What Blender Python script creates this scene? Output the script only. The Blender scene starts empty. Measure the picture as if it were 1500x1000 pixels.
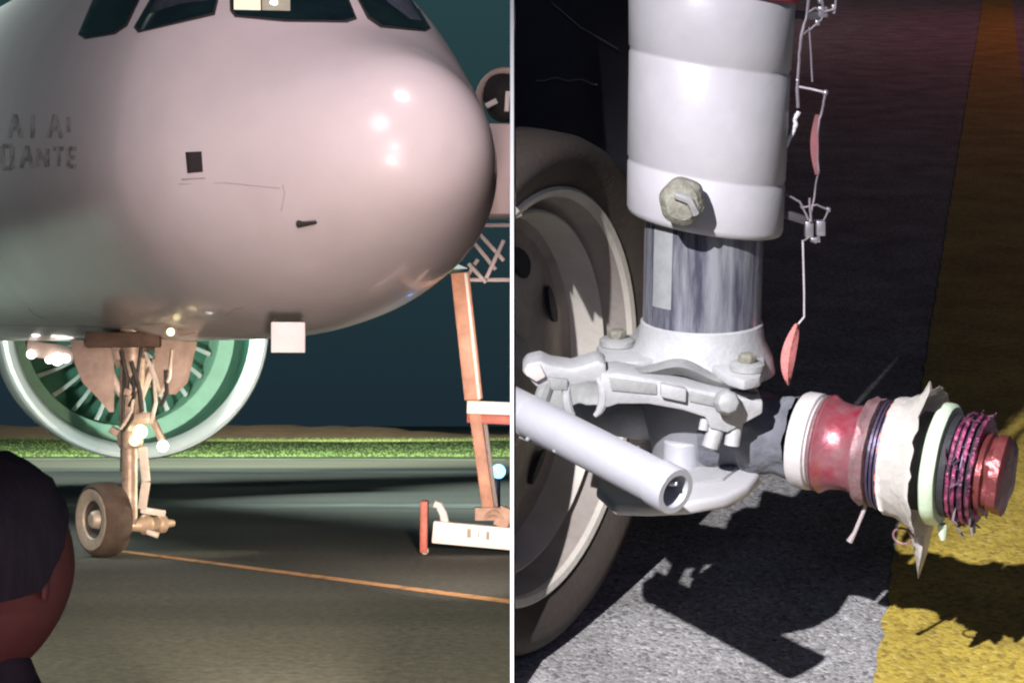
import bpy, bmesh, math, random
from mathutils import Vector, Matrix, noise
from mathutils.bvhtree import BVHTree
R_ = math.radians
random.seed(7)
S = bpy.context.scene
COL = S.collection

# ------------------------------------------------------------------ camera, sky, lamps, exposure
F = 2600.0                      # focal length in photograph pixels (1500 wide)
H = 1.42                        # eye height above the apron
cam_d = bpy.data.cameras.new('camera'); cam = bpy.data.objects.new('camera', cam_d); COL.objects.link(cam)
cam.location = (0, 0, H); cam.rotation_euler = (R_(90), 0, 0)
cam_d.sensor_width = 36; cam_d.lens = 36*F/1500; cam_d.shift_y = 120/1500.
cam_d.clip_start = .05; cam_d.clip_end = 2000
S.camera = cam

# the second place is a steep paved bank: its own frame, tilted about the sideways axis
AL = math.atan(770/F); HL = 1.0
M_BANK = Matrix.Translation((0, 0, H)) @ Matrix.Rotation(AL, 4, 'X') @ Matrix.Translation((0, 0, -HL))
I4 = Matrix.Identity(4)

def W(px, py, Y):               # a point of the flat apron world from a sight line and a distance
    return Vector(((px-750)/F*Y, Y, H+(620-py)/F*Y))
def WG(px, py):                 # the same on the apron surface
    return W(px, py, H*F/(py-620))
_ca, _sa = math.cos(AL), math.sin(AL)
def _ld(px, py):
    x, y, z = (px-750)/F, 1.0, (620-py)/F
    return Vector((x, _ca*y+_sa*z, -_sa*y+_ca*z))
def LY(px, py, Y):
    d = _ld(px, py); return d*(Y/d.y)+Vector((0, 0, HL))
def LZ(px, py, z):
    d = _ld(px, py); return d*((z-HL)/d.z)+Vector((0, 0, HL))

world = bpy.data.worlds.new('World'); S.world = world; world.use_nodes = True
nt = world.node_tree; nt.nodes.clear()
out = nt.nodes.new('ShaderNodeOutputWorld'); bg = nt.nodes.new('ShaderNodeBackground')
sky = nt.nodes.new('ShaderNodeTexSky'); sky.sky_type = 'NISHITA'; sky.sun_disc = False
sky.sun_elevation = R_(-6); sky.sun_rotation = R_(200)
bg.inputs['Strength'].default_value = .05
nt.links.new(sky.outputs[0], bg.inputs[0])
bg2 = nt.nodes.new('ShaderNodeBackground'); tc = nt.nodes.new('ShaderNodeTexCoord'); sp = nt.nodes.new('ShaderNodeSeparateXYZ')
cr = nt.nodes.new('ShaderNodeValToRGB')
cr.color_ramp.elements[0].position = 0.0; cr.color_ramp.elements[0].color = (.012, .024, .034, 1)
cr.color_ramp.elements[1].position = .26; cr.color_ramp.elements[1].color = (.022, .056, .060, 1)
el = cr.color_ramp.elements.new(.7); el.color = (.010, .016, .022, 1)
nt.links.new(tc.outputs['Generated'], sp.inputs[0]); nt.links.new(sp.outputs['Z'], cr.inputs[0])
nt.links.new(cr.outputs[0], bg2.inputs[0]); bg2.inputs['Strength'].default_value = 1.0
ad = nt.nodes.new('ShaderNodeAddShader')
nt.links.new(bg.outputs[0], ad.inputs[0]); nt.links.new(bg2.outputs[0], ad.inputs[1]); nt.links.new(ad.outputs[0], out.inputs[0])

def spot(name, loc, target, power, color, cone, blend=.4, rad=.03, M=I4, spec=1):
    d = bpy.data.lights.new(name, 'SPOT'); o = bpy.data.objects.new(name, d); COL.objects.link(o)
    p = M @ Vector(loc); t = M @ Vector(target)
    o.location = p; o.rotation_euler = (t-p).to_track_quat('-Z', 'Y').to_euler()
    d.energy = power; d.color = color; d.spot_size = R_(cone); d.spot_blend = blend; d.shadow_soft_size = rad; d.specular_factor = spec
    return o
# apron: floodlights before the aircraft, masts off to the left, one over the verge, low vehicle lamps; unseen fill lamps added among them
spot('flood_or_fill', (-.10, 8.9, 3.75), (-1.3, 16, 3.2), 520, (1, .79, .83), 80, .8, .03)
spot('flood_or_fill', (-3.5, 3.5, 9), (-2.8, 10.0, 0), 8200, (1, .84, .64), 56, .8, .3, spec=0)  # added fill lamp that brightens the near asphalt
spot('flood_or_fill', (-2.4, 6.0, 9.0), (-2.2, 16, 3.6), 1700, (1, .80, .86), 60, .9, 2.0, spec=0)  # added fill for the middle of the fuselage
spot('flood_or_fill', (-.12, 13.2, 7.4), (-.55, 15.6, 4.3), 230, (1, .80, .84), 70, .9, .5, spec=0)  # added lamp that lifts the dark upper nose
spot('flood_or_fill', (-16, 26, 17), (-8, 40, 0), 95000, (.90, 1, .94), 120, .8, 4.5)
spot('flood_or_fill', (-6, 38, 16), (-16, 110, 0), 330000, (.95, 1, .75), 70, .9, .3)
spot('flood_or_fill', (-8, 120, 14), (-22, 186, 0), 260000, (1, .85, .65), 80, .9, .3)  # added to brighten the earth bank
spot('flood_or_fill', (-9.5, 22, 2.2), (-7.0, 34, 3.0), 8500, (.88, 1, .93), 31, .8, .3)  # unseen lamp added to light the engine inlet
spot('headlight_or_fill', (-.35, 5.5, .30), (-3.4, 19, .55), 9500, (1, .76, .56), 20, .8, .05)
spot('headlight_or_fill', (-.18, 6.0, .30), (-1.1, 14.6, 2.9), 4300, (1, .74, .69), 36, .9, .6, spec=0)  # added low fill for the underside of the nose
spot('headlight_or_fill', (-.6, 21.0, .8), (-4.0, 19.0, 1.2), 900, (1, .80, .55), 50, .7, .05)
spot('headlight_or_fill', (-.25, 11.5, .9), (-.5, 19.5, 1.0), 3800, (1, .80, .66), 40, .8, .05)  # lamp without a body, added to brighten the platform
# bank: one hand torch beside the camera, a red beacon far off to the right
spot('torch', (-.78, .05, 2.05), (.95, 2.2, -.38), 1000, (.97, .95, 1), 51, 1, .016, M_BANK)
spot('blue_fill', (.15, -.4, 1.5), (.5, 2.8, .3), 26, (.40, .46, 1), 75, 1, .3, M_BANK)  # added blue fill that tints the shadows round the gear
spot('pink_fill', (-.12, .3, .95), (-.60, 2.1, 1.12), 34, (1, .36, .46), 40, .9, .1)  # added pink fill on the onlooker; no vehicle stands here
spot('beacon', (7.5, 13.5, 4.0), (5.0, 13, 0), 300, (1, .26, .34), 165, 1, .3, M_BANK)

S.view_settings.view_transform = 'Standard'; S.view_settings.look = 'None'
S.view_settings.exposure = 0; S.view_settings.gamma = 1; S.view_settings.use_curve_mapping = False
S.render.engine = 'CYCLES'
S.cycles.max_bounces = 6; S.cycles.use_denoising = True
S.cycles.sample_clamp_indirect = 4
S.cycles.filter_width = 2.2

# ------------------------------------------------------------------ materials
MATS = {}
def mat(name, col, rough=.5, metal=0., var=.25, scale=20., bump=0., bscale=None, emit=None, estr=0, col2=None, thr=None, spec=.5, coord='Object', stretch=(1, 1, 1), coat=0):
    if name in MATS: return MATS[name]
    m = bpy.data.materials.new(name); m.use_nodes = True; n = m.node_tree; b = n.nodes['Principled BSDF']
    MATS[name] = m
    b.inputs['Roughness'].default_value = rough; b.inputs['Metallic'].default_value = metal
    b.inputs['Specular IOR Level'].default_value = spec; b.inputs['Coat Weight'].default_value = coat
    t = n.nodes.new('ShaderNodeTexCoord'); mp = n.nodes.new('ShaderNodeMapping'); mp.inputs['Scale'].default_value = stretch
    n.links.new(t.outputs[coord], mp.inputs[0])
    nz = n.nodes.new('ShaderNodeTexNoise'); nz.inputs['Scale'].default_value = scale; nz.inputs['Detail'].default_value = 7; nz.inputs['Roughness'].default_value = .65
    n.links.new(mp.outputs[0], nz.inputs[0])
    rp = n.nodes.new('ShaderNodeValToRGB')
    c2 = col2 or tuple(c*(1-var) for c in col)
    a, z = thr or (.3, .7)
    rp.color_ramp.elements[0].position = a; rp.color_ramp.elements[0].color = (*c2, 1)
    rp.color_ramp.elements[1].position = z; rp.color_ramp.elements[1].color = (*col, 1)
    n.links.new(nz.outputs[0], rp.inputs[0]); n.links.new(rp.outputs[0], b.inputs['Base Color'])
    mr = n.nodes.new('ShaderNodeMapRange'); mr.inputs['To Min'].default_value = min(1, rough*1.35); mr.inputs['To Max'].default_value = rough*.75
    n.links.new(nz.outputs[0], mr.inputs[0]); n.links.new(mr.outputs[0], b.inputs['Roughness'])
    if bump:
        n2 = n.nodes.new('ShaderNodeTexNoise'); n2.inputs['Scale'].default_value = bscale or scale*4; n2.inputs['Detail'].default_value = 5
        n.links.new(mp.outputs[0], n2.inputs[0])
        bp = n.nodes.new('ShaderNodeBump'); bp.inputs['Strength'].default_value = bump; bp.inputs['Distance'].default_value = .01
        n.links.new(n2.outputs[0], bp.inputs['Height']); n.links.new(bp.outputs[0], b.inputs['Normal'])
    if emit:
        b.inputs['Emission Color'].default_value = (*emit, 1); b.inputs['Emission Strength'].default_value = estr
    return m

def grainy(name, light, dark, speck, scale, bump, dist=.006, spec=.3, rough=.85):
    """aggregate surface: pebbly cells of three tones with real relief in the shading"""
    m = bpy.data.materials.new(name); m.use_nodes = True; n = m.node_tree; b = n.nodes['Principled BSDF']; MATS[name] = m
    b.inputs['Roughness'].default_value = rough; b.inputs['Specular IOR Level'].default_value = spec
    t = n.nodes.new('ShaderNodeTexCoord')
    v = n.nodes.new('ShaderNodeTexVoronoi'); v.inputs['Scale'].default_value = scale
    nz = n.nodes.new('ShaderNodeTexNoise'); nz.inputs['Scale'].default_value = scale*.45; nz.inputs['Detail'].default_value = 9; nz.inputs['Roughness'].default_value = .75
    big = n.nodes.new('ShaderNodeTexNoise'); big.inputs['Scale'].default_value = 5; big.inputs['Detail'].default_value = 5
    for q in (v, nz, big): n.links.new(t.outputs['Object'], q.inputs['Vector'])
    sx = n.nodes.new('ShaderNodeSeparateColor'); n.links.new(v.outputs['Color'], sx.inputs[0])
    rp = n.nodes.new('ShaderNodeValToRGB'); e = rp.color_ramp.elements
    e[0].position = .0; e[0].color = (*dark, 1); e[1].position = .35; e[1].color = (*light, 1)
    e2 = e.new(.80); e2.color = (*light, 1); e3 = e.new(.97); e3.color = (*speck, 1)
    n.links.new(sx.outputs[0], rp.inputs[0])
    rn = n.nodes.new('ShaderNodeValToRGB'); rn.color_ramp.elements[0].position = .3; rn.color_ramp.elements[0].color = (.5, .5, .5, 1)
    rn.color_ramp.elements[1].position = .65; rn.color_ramp.elements[1].color = (1, 1, 1, 1)
    n.links.new(nz.outputs[0], rn.inputs[0])
    rb = n.nodes.new('ShaderNodeValToRGB'); rb.color_ramp.elements[0].position = .3; rb.color_ramp.elements[0].color = (.60, .59, .58, 1)
    rb.color_ramp.elements[1].position = .65; rb.color_ramp.elements[1].color = (1, 1, 1, 1)
    n.links.new(big.outputs[0], rb.inputs[0])
    m1 = n.nodes.new('ShaderNodeMix'); m1.data_type = 'RGBA'; m1.blend_type = 'MULTIPLY'; m1.inputs[0].default_value = 1
    m2 = n.nodes.new('ShaderNodeMix'); m2.data_type = 'RGBA'; m2.blend_type = 'MULTIPLY'; m2.inputs[0].default_value = 1
    n.links.new(rp.outputs[0], m1.inputs[6]); n.links.new(rn.outputs[0], m1.inputs[7])
    n.links.new(m1.outputs[2], m2.inputs[6]); n.links.new(rb.outputs[0], m2.inputs[7]); n.links.new(m2.outputs[2], b.inputs['Base Color'])
    sb = n.nodes.new('ShaderNodeMath'); sb.operation = 'SUBTRACT'
    n.links.new(nz.outputs[0], sb.inputs[0]); n.links.new(v.outputs['Distance'], sb.inputs[1])
    bp = n.nodes.new('ShaderNodeBump'); bp.inputs['Strength'].default_value = bump; bp.inputs['Distance'].default_value = dist
    n.links.new(sb.outputs[0], bp.inputs['Height']); n.links.new(bp.outputs[0], b.inputs['Normal'])
    return m

# ------------------------------------------------------------------ mesh helpers
class MB:
    def __init__(s): s.bm = bmesh.new()
    def verts(s, ps): return [s.bm.verts.new(p) for p in ps]
    def face(s, vs):
        try: return s.bm.faces.new(vs)
        except ValueError: return None
    def grid(s, P, cu=False, cv=False):
        V = [s.verts(r) for r in P]; n, m = len(P), len(P[0])
        for i in range(n if cu else n-1):
            for j in range(m if cv else m-1):
                s.face([V[i][j], V[i][(j+1) % m], V[(i+1) % n][(j+1) % m], V[(i+1) % n][j]])
        return V
    def rev(s, prof, o, ax, seg=48, fr=None, shear=None, cap=True, e=None):
        """profile of (along, radius) turned about the axis"""
        o = Vector(o); ax = Vector(ax).normalized()
        e = Vector(e).normalized() if e else ax.orthogonal().normalized()
        e = (e-ax*e.dot(ax)).normalized(); g = ax.cross(e)
        P = []
        for k, (a, r) in enumerate(prof):
            row = []
            for i in range(seg):
                t = 2*math.pi*i/seg
                rr = r*(fr(t, k, a) if fr else 1)
                q = e*math.cos(t)*rr+g*math.sin(t)*rr
                aa = a+(shear(q) if shear else 0)
                row.append(o+ax*aa+q)
            P.append(row)
        V = s.grid(P, False, True)
        if cap:
            s.face(V[0][::-1]); s.face(V[-1])
        return s
    def tube(s, pts, r, seg=10):
        pts = [Vector(p) for p in pts]; n = len(pts); P = []
        up = None
        for i, p in enumerate(pts):
            d = (pts[min(i+1, n-1)]-pts[max(i-1, 0)]).normalized()
            if up is None: up = d.orthogonal().normalized()
            up = (up-d*up.dot(d)).normalized(); g = d.cross(up)
            rr = r[i] if isinstance(r, (list, tuple)) else r
            P.append([p+(up*math.cos(2*math.pi*k/seg)+g*math.sin(2*math.pi*k/seg))*rr for k in range(seg)])
        V = s.grid(P, False, True); s.face(V[0][::-1]); s.face(V[-1]); return s
    def prism(s, poly, ext):
        """closed solid: outline (3D, planar) pushed along ext"""
        ext = Vector(ext); a = s.verts(poly); b = s.verts([Vector(p)+ext for p in poly]); n = len(poly)
        s.face(a[::-1]); s.face(b)
        for i in range(n): s.face([a[i], a[(i+1) % n], b[(i+1) % n], b[i]])
        return s
    def box(s, c, sx, sy, sz, Rm=None):
        c = Vector(c); Rm = Rm or Matrix.Identity(3)
        P = [c+Rm @ Vector((x*sx/2, y*sy/2, z*sz/2)) for z in (-1, 1) for x, y in ((-1, -1), (1, -1), (1, 1), (-1, 1))]
        v = s.verts(P)
        for f in ((0, 3, 2, 1), (4, 5, 6, 7), (0, 1, 5, 4), (1, 2, 6, 5), (2, 3, 7, 6), (3, 0, 4, 7)): s.face([v[i] for i in f])
        return s
    def beam(s, a, b, w, d, up=(0, 1, 0)):
        a, b = Vector(a), Vector(b); z = (b-a).normalized(); y = Vector(up); y = (y-z*y.dot(z)).normalized(); x = y.cross(z)
        return s.box((a+b)/2, w, d, (b-a).length, Matrix((x, y, z)).transposed())
    def ball(s, c, r, seg=16, sc=(1, 1, 1)):
        m = Matrix.Translation(c) @ Matrix.Diagonal((*sc, 1))
        bmesh.ops.create_uvsphere(s.bm, u_segments=seg, v_segments=seg//2+2, radius=r, matrix=m); return s
    def build(s, name, m, parent=None, bevel=0, smooth=True, cut=None, frame=I4, bseg=2, sharp=35):
        bm = s.bm
        bmesh.ops.recalc_face_normals(bm, faces=bm.faces)
        if bevel:
            es = [e for e in bm.edges if len(e.link_faces) == 2 and e.calc_face_angle(0) > R_(32)]
            bmesh.ops.bevel(bm, geom=es, offset=bevel, segments=bseg, affect='EDGES', profile=.5, clamp_overlap=True)
        if cut is not None:   # (co, no): remove what lies on the no side and close the cut
            co, no = cut
            r = bmesh.ops.bisect_plane(bm, geom=bm.verts[:]+bm.edges[:]+bm.faces[:], plane_co=co, plane_no=no, clear_outer=True)
            ed = [g for g in r['geom_cut'] if isinstance(g, bmesh.types.BMEdge)]
            if ed:
                try: bmesh.ops.holes_fill(bm, edges=ed)
                except Exception: pass
        bmesh.ops.recalc_face_normals(bm, faces=bm.faces)
        if smooth:
            for f in bm.faces: f.smooth = True
            for e in bm.edges:
                if len(e.link_faces) == 2 and e.calc_face_angle(0) > R_(sharp): e.smooth = False
        me = bpy.data.meshes.new(name)
        base = parent.get('_b') if parent else None
        if parent and base is not None: bm.transform(Matrix(tuple(tuple(base[i*4:(i+1)*4]) for i in range(4))))
        bm.to_mesh(me); bm.free(); me.materials.append(m)
        o = bpy.data.objects.new(name, me); COL.objects.link(o)
        if parent:
            o.parent = parent
            if base is not None: o['_b'] = list(base)
        else: o.matrix_world = frame
        return o
def thing(name, label, cat, base, frame=I4, group=None):
    """an Empty at the thing's base; meshes built under it are given in the frame's coordinates"""
    o = bpy.data.objects.new(name, None); COL.objects.link(o); o.empty_display_size = .1
    o.matrix_world = frame @ Matrix.Translation(base)
    inv = Matrix.Translation(-Vector(base)); o['_b'] = [inv[i][j] for i in range(4) for j in range(4)]
    return tag(o, label, cat, group)
def tag(o, label=None, cat=None, group=None, kind=None):
    if label: o['label'] = label
    if cat: o['category'] = cat
    if group: o['group'] = group
    if kind: o['kind'] = kind
    return o
XCUT_R = ((.0045, 0, 0), (-1, 0, 0))     # the near place ends at the partition
XCUT_L = ((-.012, 0, 0), (1, 0, 0))      # and so does the apron's equipment

# ------------------------------------------------------------------ THE SETTING: apron, verge, bank, partition
asph = mat('asphalt', (.105, .118, .105), .8, 0, .4, 1.0, .5, 90, col2=(.055, .066, .062), thr=(.36, .64), stretch=(.03, .16, 1))
_n = asph.node_tree; _b = _n.nodes['Principled BSDF']; _src = _b.inputs['Base Color'].links[0].from_socket
_t = _n.nodes.new('ShaderNodeTexCoord'); _v = _n.nodes.new('ShaderNodeTexNoise'); _v.inputs['Scale'].default_value = 14; _v.inputs['Detail'].default_value = 10; _v.inputs['Roughness'].default_value = .8
_r = _n.nodes.new('ShaderNodeValToRGB'); _r.color_ramp.elements[0].position = .36; _r.color_ramp.elements[0].color = (.35, .35, .35, 1); _r.color_ramp.elements[1].position = .64; _r.color_ramp.elements[1].color = (1.35, 1.3, 1.2, 1)
_m = _n.nodes.new('ShaderNodeMix'); _m.data_type = 'RGBA'; _m.blend_type = 'MULTIPLY'; _m.inputs[0].default_value = 1
_n.links.new(_t.outputs['Object'], _v.inputs['Vector']); _n.links.new(_v.outputs[0], _r.inputs[0]); _n.links.new(_src, _m.inputs[6]); _n.links.new(_r.outputs[0], _m.inputs[7]); _n.links.new(_m.outputs[2], _b.inputs['Base Color'])
b = MB(); b.grid([[(-400, -30, 0), (-400, 900, 0)], [(400, -30, 0), (400, 900, 0)]])
tag(b.build('apron', asph, smooth=False), kind='structure')
# dry earth bank beyond the grass
b = MB(); P = []
for i in range(120):
    x = -120+i*1.6; hgt = 1.15*max(.25, min(1, (-x-2)/14))+.45*noise.noise((x*.22, 0, 3))+.25*noise.noise((x*.9, 0, 8))
    P.append([(x, 168, .02), (x, 176, hgt*.45), (x, 184, hgt*.95), (x, 196, hgt), (x, 230, .02)])
b.grid(P)
tag(b.build('earth_bank', mat('dry_earth', (.24, .19, .12), .9, 0, .5, .6, .5, 8)), kind='structure')
# mown grass strip: a sheet of uneven turf and tufts standing in it
gm = mat('grass', (.095, .155, .045), .8, 0, .5, .35, 0, col2=(.075, .128, .037))
b = MB(); P = []
for i in range(90):
    x = -90+i*1.2
    y0 = 74+.5*(x+30)*-.06+1.2*noise.noise((x*.2, 1, 1))
    P.append([(x, y0+(168-y0)*j/24., .03+.12*abs(noise.noise((x*.5, j*1.7, 2)))*(1 if j else 0)) for j in range(25)])
b.grid(P)
for k in range(9000):
    x = random.uniform(-50, 8); y = 74+random.random()**1.6*92; z = .08
    hh = random.uniform(.02, .06); w = random.uniform(.03, .09); dx = random.uniform(-.08, .08)
    v = b.verts([(x-w, y, z-.06), (x+w, y, z-.06), (x+dx, y+random.uniform(-.05, .05), z+hh)]); b.face(v)
tag(b.build('grass', gm), kind='stuff')
# thin orange guide line
b = MB()
a0, a1, a2, a3 = WG(150, 802), WG(746, 878), WG(746, 884), WG(150, 805)
n = 60; P = []
for i in range(n+1):
    t = i/n; j1 = .012*noise.noise((t*40, 0, 0)); j2 = .012*noise.noise((t*40, 5, 0))
    P.append([a0.lerp(a1, t)+Vector((0, j1, .004)), a3.lerp(a2, t)+Vector((0, j2, .004))])
b.grid(P); tag(b.build('guide_line', mat('orange_line_paint', (.60, .34, .16), .7, 0, .5, 6, .3, 60, col2=(.22, .13, .07), thr=(.35, .5))), kind='structure')
# painted pale lane lines far across the apron
b = MB()
for (y0, y1, wpx) in ((688, 692, 2.0), (740, 742, 3.2), (672, 673, 1.4)):
    P = []
    for i in range(40):
        px = -40+i*20; yy = y0+(y1-y0)*i/39.
        q0 = WG(px, yy-wpx); q1 = WG(px, yy+wpx)
        P.append([q0+Vector((0, .3*noise.noise((px*.02, y0, 0)), .004)), q1+Vector((0, .3*noise.noise((px*.02, y0, 7)), .004))])
    b.grid(P)
tag(b.build('lane_line', mat('worn_pale_paint', (.155, .18, .17), .8, 0, .6, .8, .2, 60, col2=(.06, .075, .07), thr=(.40, .62), stretch=(.3, 1, 1))), kind='structure')

# paved bank to the right of the partition: closed wedge standing on the apron
conc = grainy('rough_concrete', (.47, .46, .45), (.20, .195, .195), (.70, .69, .68), 190, .55, .004)
b = MB()
XS = [.0045]+[.0045+.2*(1.22**i-1) for i in range(1, 20)]
YS = [-.95]+[.6*1.17**i for i in range(24)]
tops = [[b.bm.verts.new((x, y, 0)) for y in YS] for x in XS]
for i in range(len(XS)-1):
    for j in range(len(YS)-1): b.face([tops[i][j], tops[i+1][j], tops[i+1][j+1], tops[i][j+1]])
Mi = M_BANK.inverted()
def drop(v):
    w = M_BANK @ v.co; w.z = -.4; return b.bm.verts.new(Mi @ w)
ring = [r[0] for r in tops]+tops[-1][1:]+[r[-1] for r in tops[-2::-1]]+tops[0][-2:0:-1]
low = [drop(v) for v in ring]
for i in range(len(ring)):
    j = (i+1) % len(ring); b.face([ring[i], low[i], low[j], ring[j]])
b.face(low)
tag(b.build('pavement', conc, smooth=False, frame=M_BANK), kind='structure')
# broad yellow line on it
yel = grainy('yellow_line_paint', (.70, .52, .085), (.42, .29, .06), (.78, .61, .16), 150, .45, .003, .4, .7)
l0, l1 = LZ(1280, 1000, 0), LZ(1440, 0, 0); r0, r1 = LZ(1498, 130, 0), LZ(1482, 0, 0)
def on(a, c, y): return a+(c-a)*((y-a.y)/(c.y-a.y))
b = MB(); P = []
yy = 1.2
while yy < 23.5:
    q0 = on(l0, l1, yy); q1 = on(r0, r1, yy); jj = .008*noise.noise((yy*18, 0, 0))+.006*noise.noise((yy*60, 0, 0))
    P.append([q0.lerp(q1, t)+Vector(((jj if t == 0 else 0), 0, .004)) for t in (0, .25, .5, .75, 1)]); yy *= 1.012
b.grid(P); tag(b.build('yellow_line', yel, smooth=False, frame=M_BANK), kind='structure')

# added thin tall partition, stopping lamp spill between the two places, its near edge faced with a white strip
t = thing('added_partition', 'added tall thin dark partition with a white front edge dividing the apron from the paved bank', 'wall', (0, 2.3, 0))
b = MB(); b.prism([(-.0017, 2.306, -.05), (-.0017, 22.5, -.05), (-.0017, 22.5, 7.2), (-.0017, 2.306, 2.15)], (.0034, 0, 0))
b.build('panel', mat('matt_black_board', (.012, .012, .013), .9, spec=.1), t, smooth=False)
b = MB(); b.box((0, 2.302, 1.05), .0046, .008, 2.2)
b.build('edge_strip', mat('white_edge', (.86, .86, .86), .6, 0, .03), t, smooth=False)

# ------------------------------------------------------------------ THE AIRLINER
N0 = Vector((-.579, 14.538, H+2.25)); HD, PI_ = R_(31.85), R_(2.33)
FW = Vector((math.sin(HD)*math.cos(PI_), -math.cos(HD)*math.cos(PI_), -math.sin(PI_)))
PT = Vector((math.cos(HD), math.sin(HD), 0)); UP = FW.cross(PT)
def pl(fwd, port, up): return N0+FW*fwd+PT*port+UP*up
TT = [0, .04, .12, .25, .5, .8, 1.2, 1.6, 2.0, 2.6, 3.2, 4.0, 5.0, 6.5, 9, 14, 30]
HWv = [.02, .25, .439, .608, .813, 1.002, 1.254, 1.509, 1.717, 1.90, 1.955, 1.98, 1.994, 2.009, 2.009, 2.009, 2.009]
ZBv = [-.021, -.219, -.356, -.481, -.655, -.829, -1.027, -1.187, -1.316, -1.466, -1.538, -1.564, -1.574, -1.585, -1.585, -1.585, -1.585]
ZTv = [.022, .247, .417, .595, .794, .923, 1.081, 1.285, 1.619, 2.15, 2.42, 2.636, 2.741, 2.828, 2.85, 2.85, 2.85]
def pch(xs, ys):                         # monotone cubic through the stations
    n = len(xs); d = [(ys[i+1]-ys[i])/(xs[i+1]-xs[i]) for i in range(n-1)]
    m = [d[0]]+[0 if d[i-1]*d[i] <= 0 else 2*d[i-1]*d[i]/(d[i-1]+d[i]) for i in range(1, n-1)]+[d[-1]]
    def fn(x):
        i = 0
        while i < n-2 and x > xs[i+1]: i += 1
        h = xs[i+1]-xs[i]; u = (x-xs[i])/h
        return ys[i]*(1+2*u)*(1-u)**2+m[i]*h*u*(1-u)**2+ys[i+1]*u*u*(3-2*u)+m[i+1]*h*u*u*(u-1)
    return fn
fh, fb, ft = pch(TT, HWv), pch(TT, ZBv), pch(TT, ZTv)
GEAR = W(186, 690, 19.0); GEAR.z = 0
air = thing('airliner', 'white airliner with dark cockpit windows stopped on the night apron, nose to the right', 'airliner', GEAR)
sts = [0, .01, .03, .06, .1, .15, .2, .26, .33]+[.4+.1*i for i in range(36)]+[4+.35*i for i in range(24)]+[12.5+1.0*i for i in range(14)]
b = MB(); P = []; NA = 96
for tq in sts:
    h_, zb, zt = fh(tq), fb(tq), ft(tq); zm = (zt+zb)/2*.25; row = []
    for i in range(NA):
        a = 2*math.pi*i/NA; sa = math.sin(a)
        row.append(pl(-tq, h_*math.cos(a), zm+((zt-zm) if sa > 0 else (zm-zb))*sa))
    P.append(row)
V = b.grid(P, False, True); b.face(V[0][::-1]); b.face(V[-1])
bmesh.ops.triangulate(b.bm, faces=b.bm.faces[:]); b.bm.normal_update()
bvh = BVHTree.FromBMesh(b.bm)
paint = mat('aircraft_white_paint', (.72, .69, .70), .30, 0, .13, .9, .02, 3, coat=.3)
fus = b.build('fuselage', paint, air, sharp=80)
CAMP = Vector((0, 0, H))
def skinpoint(px, py, off=0.):
    d = W(px, py, 1.0)-CAMP; hit = bvh.ray_cast(CAMP, d)
    if hit[0] is None: return None
    nrm = hit[1] if hit[1].dot(d) < 0 else -hit[1]
    return hit[0]+nrm*off
def skinpatch(name, poly, m, parent, lift=.006, step=14, rim=True):
    """a plate that follows the skin inside an outline, with a turned-down edge"""
    tb = bmesh.new(); vs = [tb.verts.new((x, y, 0)) for x, y in poly]; f = tb.faces.new(vs)
    n0 = max(1, int(max(max(p[0] for p in poly)-min(p[0] for p in poly), 8)/step))
    bmesh.ops.triangulate(tb, faces=[f])
    for _ in range(3):
        L = [e for e in tb.edges if e.calc_length() > step]
        if not L: break
        bmesh.ops.subdivide_edges(tb, edges=L, cuts=1)
        bmesh.ops.triangulate(tb, faces=tb.faces[:])
    bad = []
    for v in tb.verts:
        q = skinpoint(v.co.x, v.co.y, lift)
        if q is None: bad.append(v)
        else: v.co = q
    if bad: bmesh.ops.delete(tb, geom=bad, context='VERTS')
    if rim:
        be = [e for e in tb.edges if len(e.link_faces) == 1]
        ex = bmesh.ops.extrude_edge_only(tb, edges=be)
        for v in [g for g in ex['geom'] if isinstance(g, bmesh.types.BMVert)]:
            v.co += (v.co-CAMP).normalized()*(lift*2.5)
    o = MB(); o.bm.free(); o.bm = tb
    return o.build(name, m, parent, sharp=60)
glass = mat('cockpit_glass', (.010, .030, .032), .12, 0, .5, 3, 0, spec=.7, col2=(.004, .010, .016))
seal = mat('window_seal', (.05, .045, .045), .6)
WIN = [[(118, 48), (138, 4), (162, -46), (226, -46), (203, 0), (184, 36), (166, 48), (128, 55)],
       [(199, 38), (222, 2), (254, -46), (320, -46), (317, 2), (312, 20), (240, 38), (206, 46)],
       [(340, 14), (337, -46), (494, -46), (508, 0), (520, 26), (505, 31), (420, 30), (347, 23)],
       [(527, 2), (508, -46), (570, -46), (604, 4), (628, 39), (620, 44), (560, 38), (541, 25)]]
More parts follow.
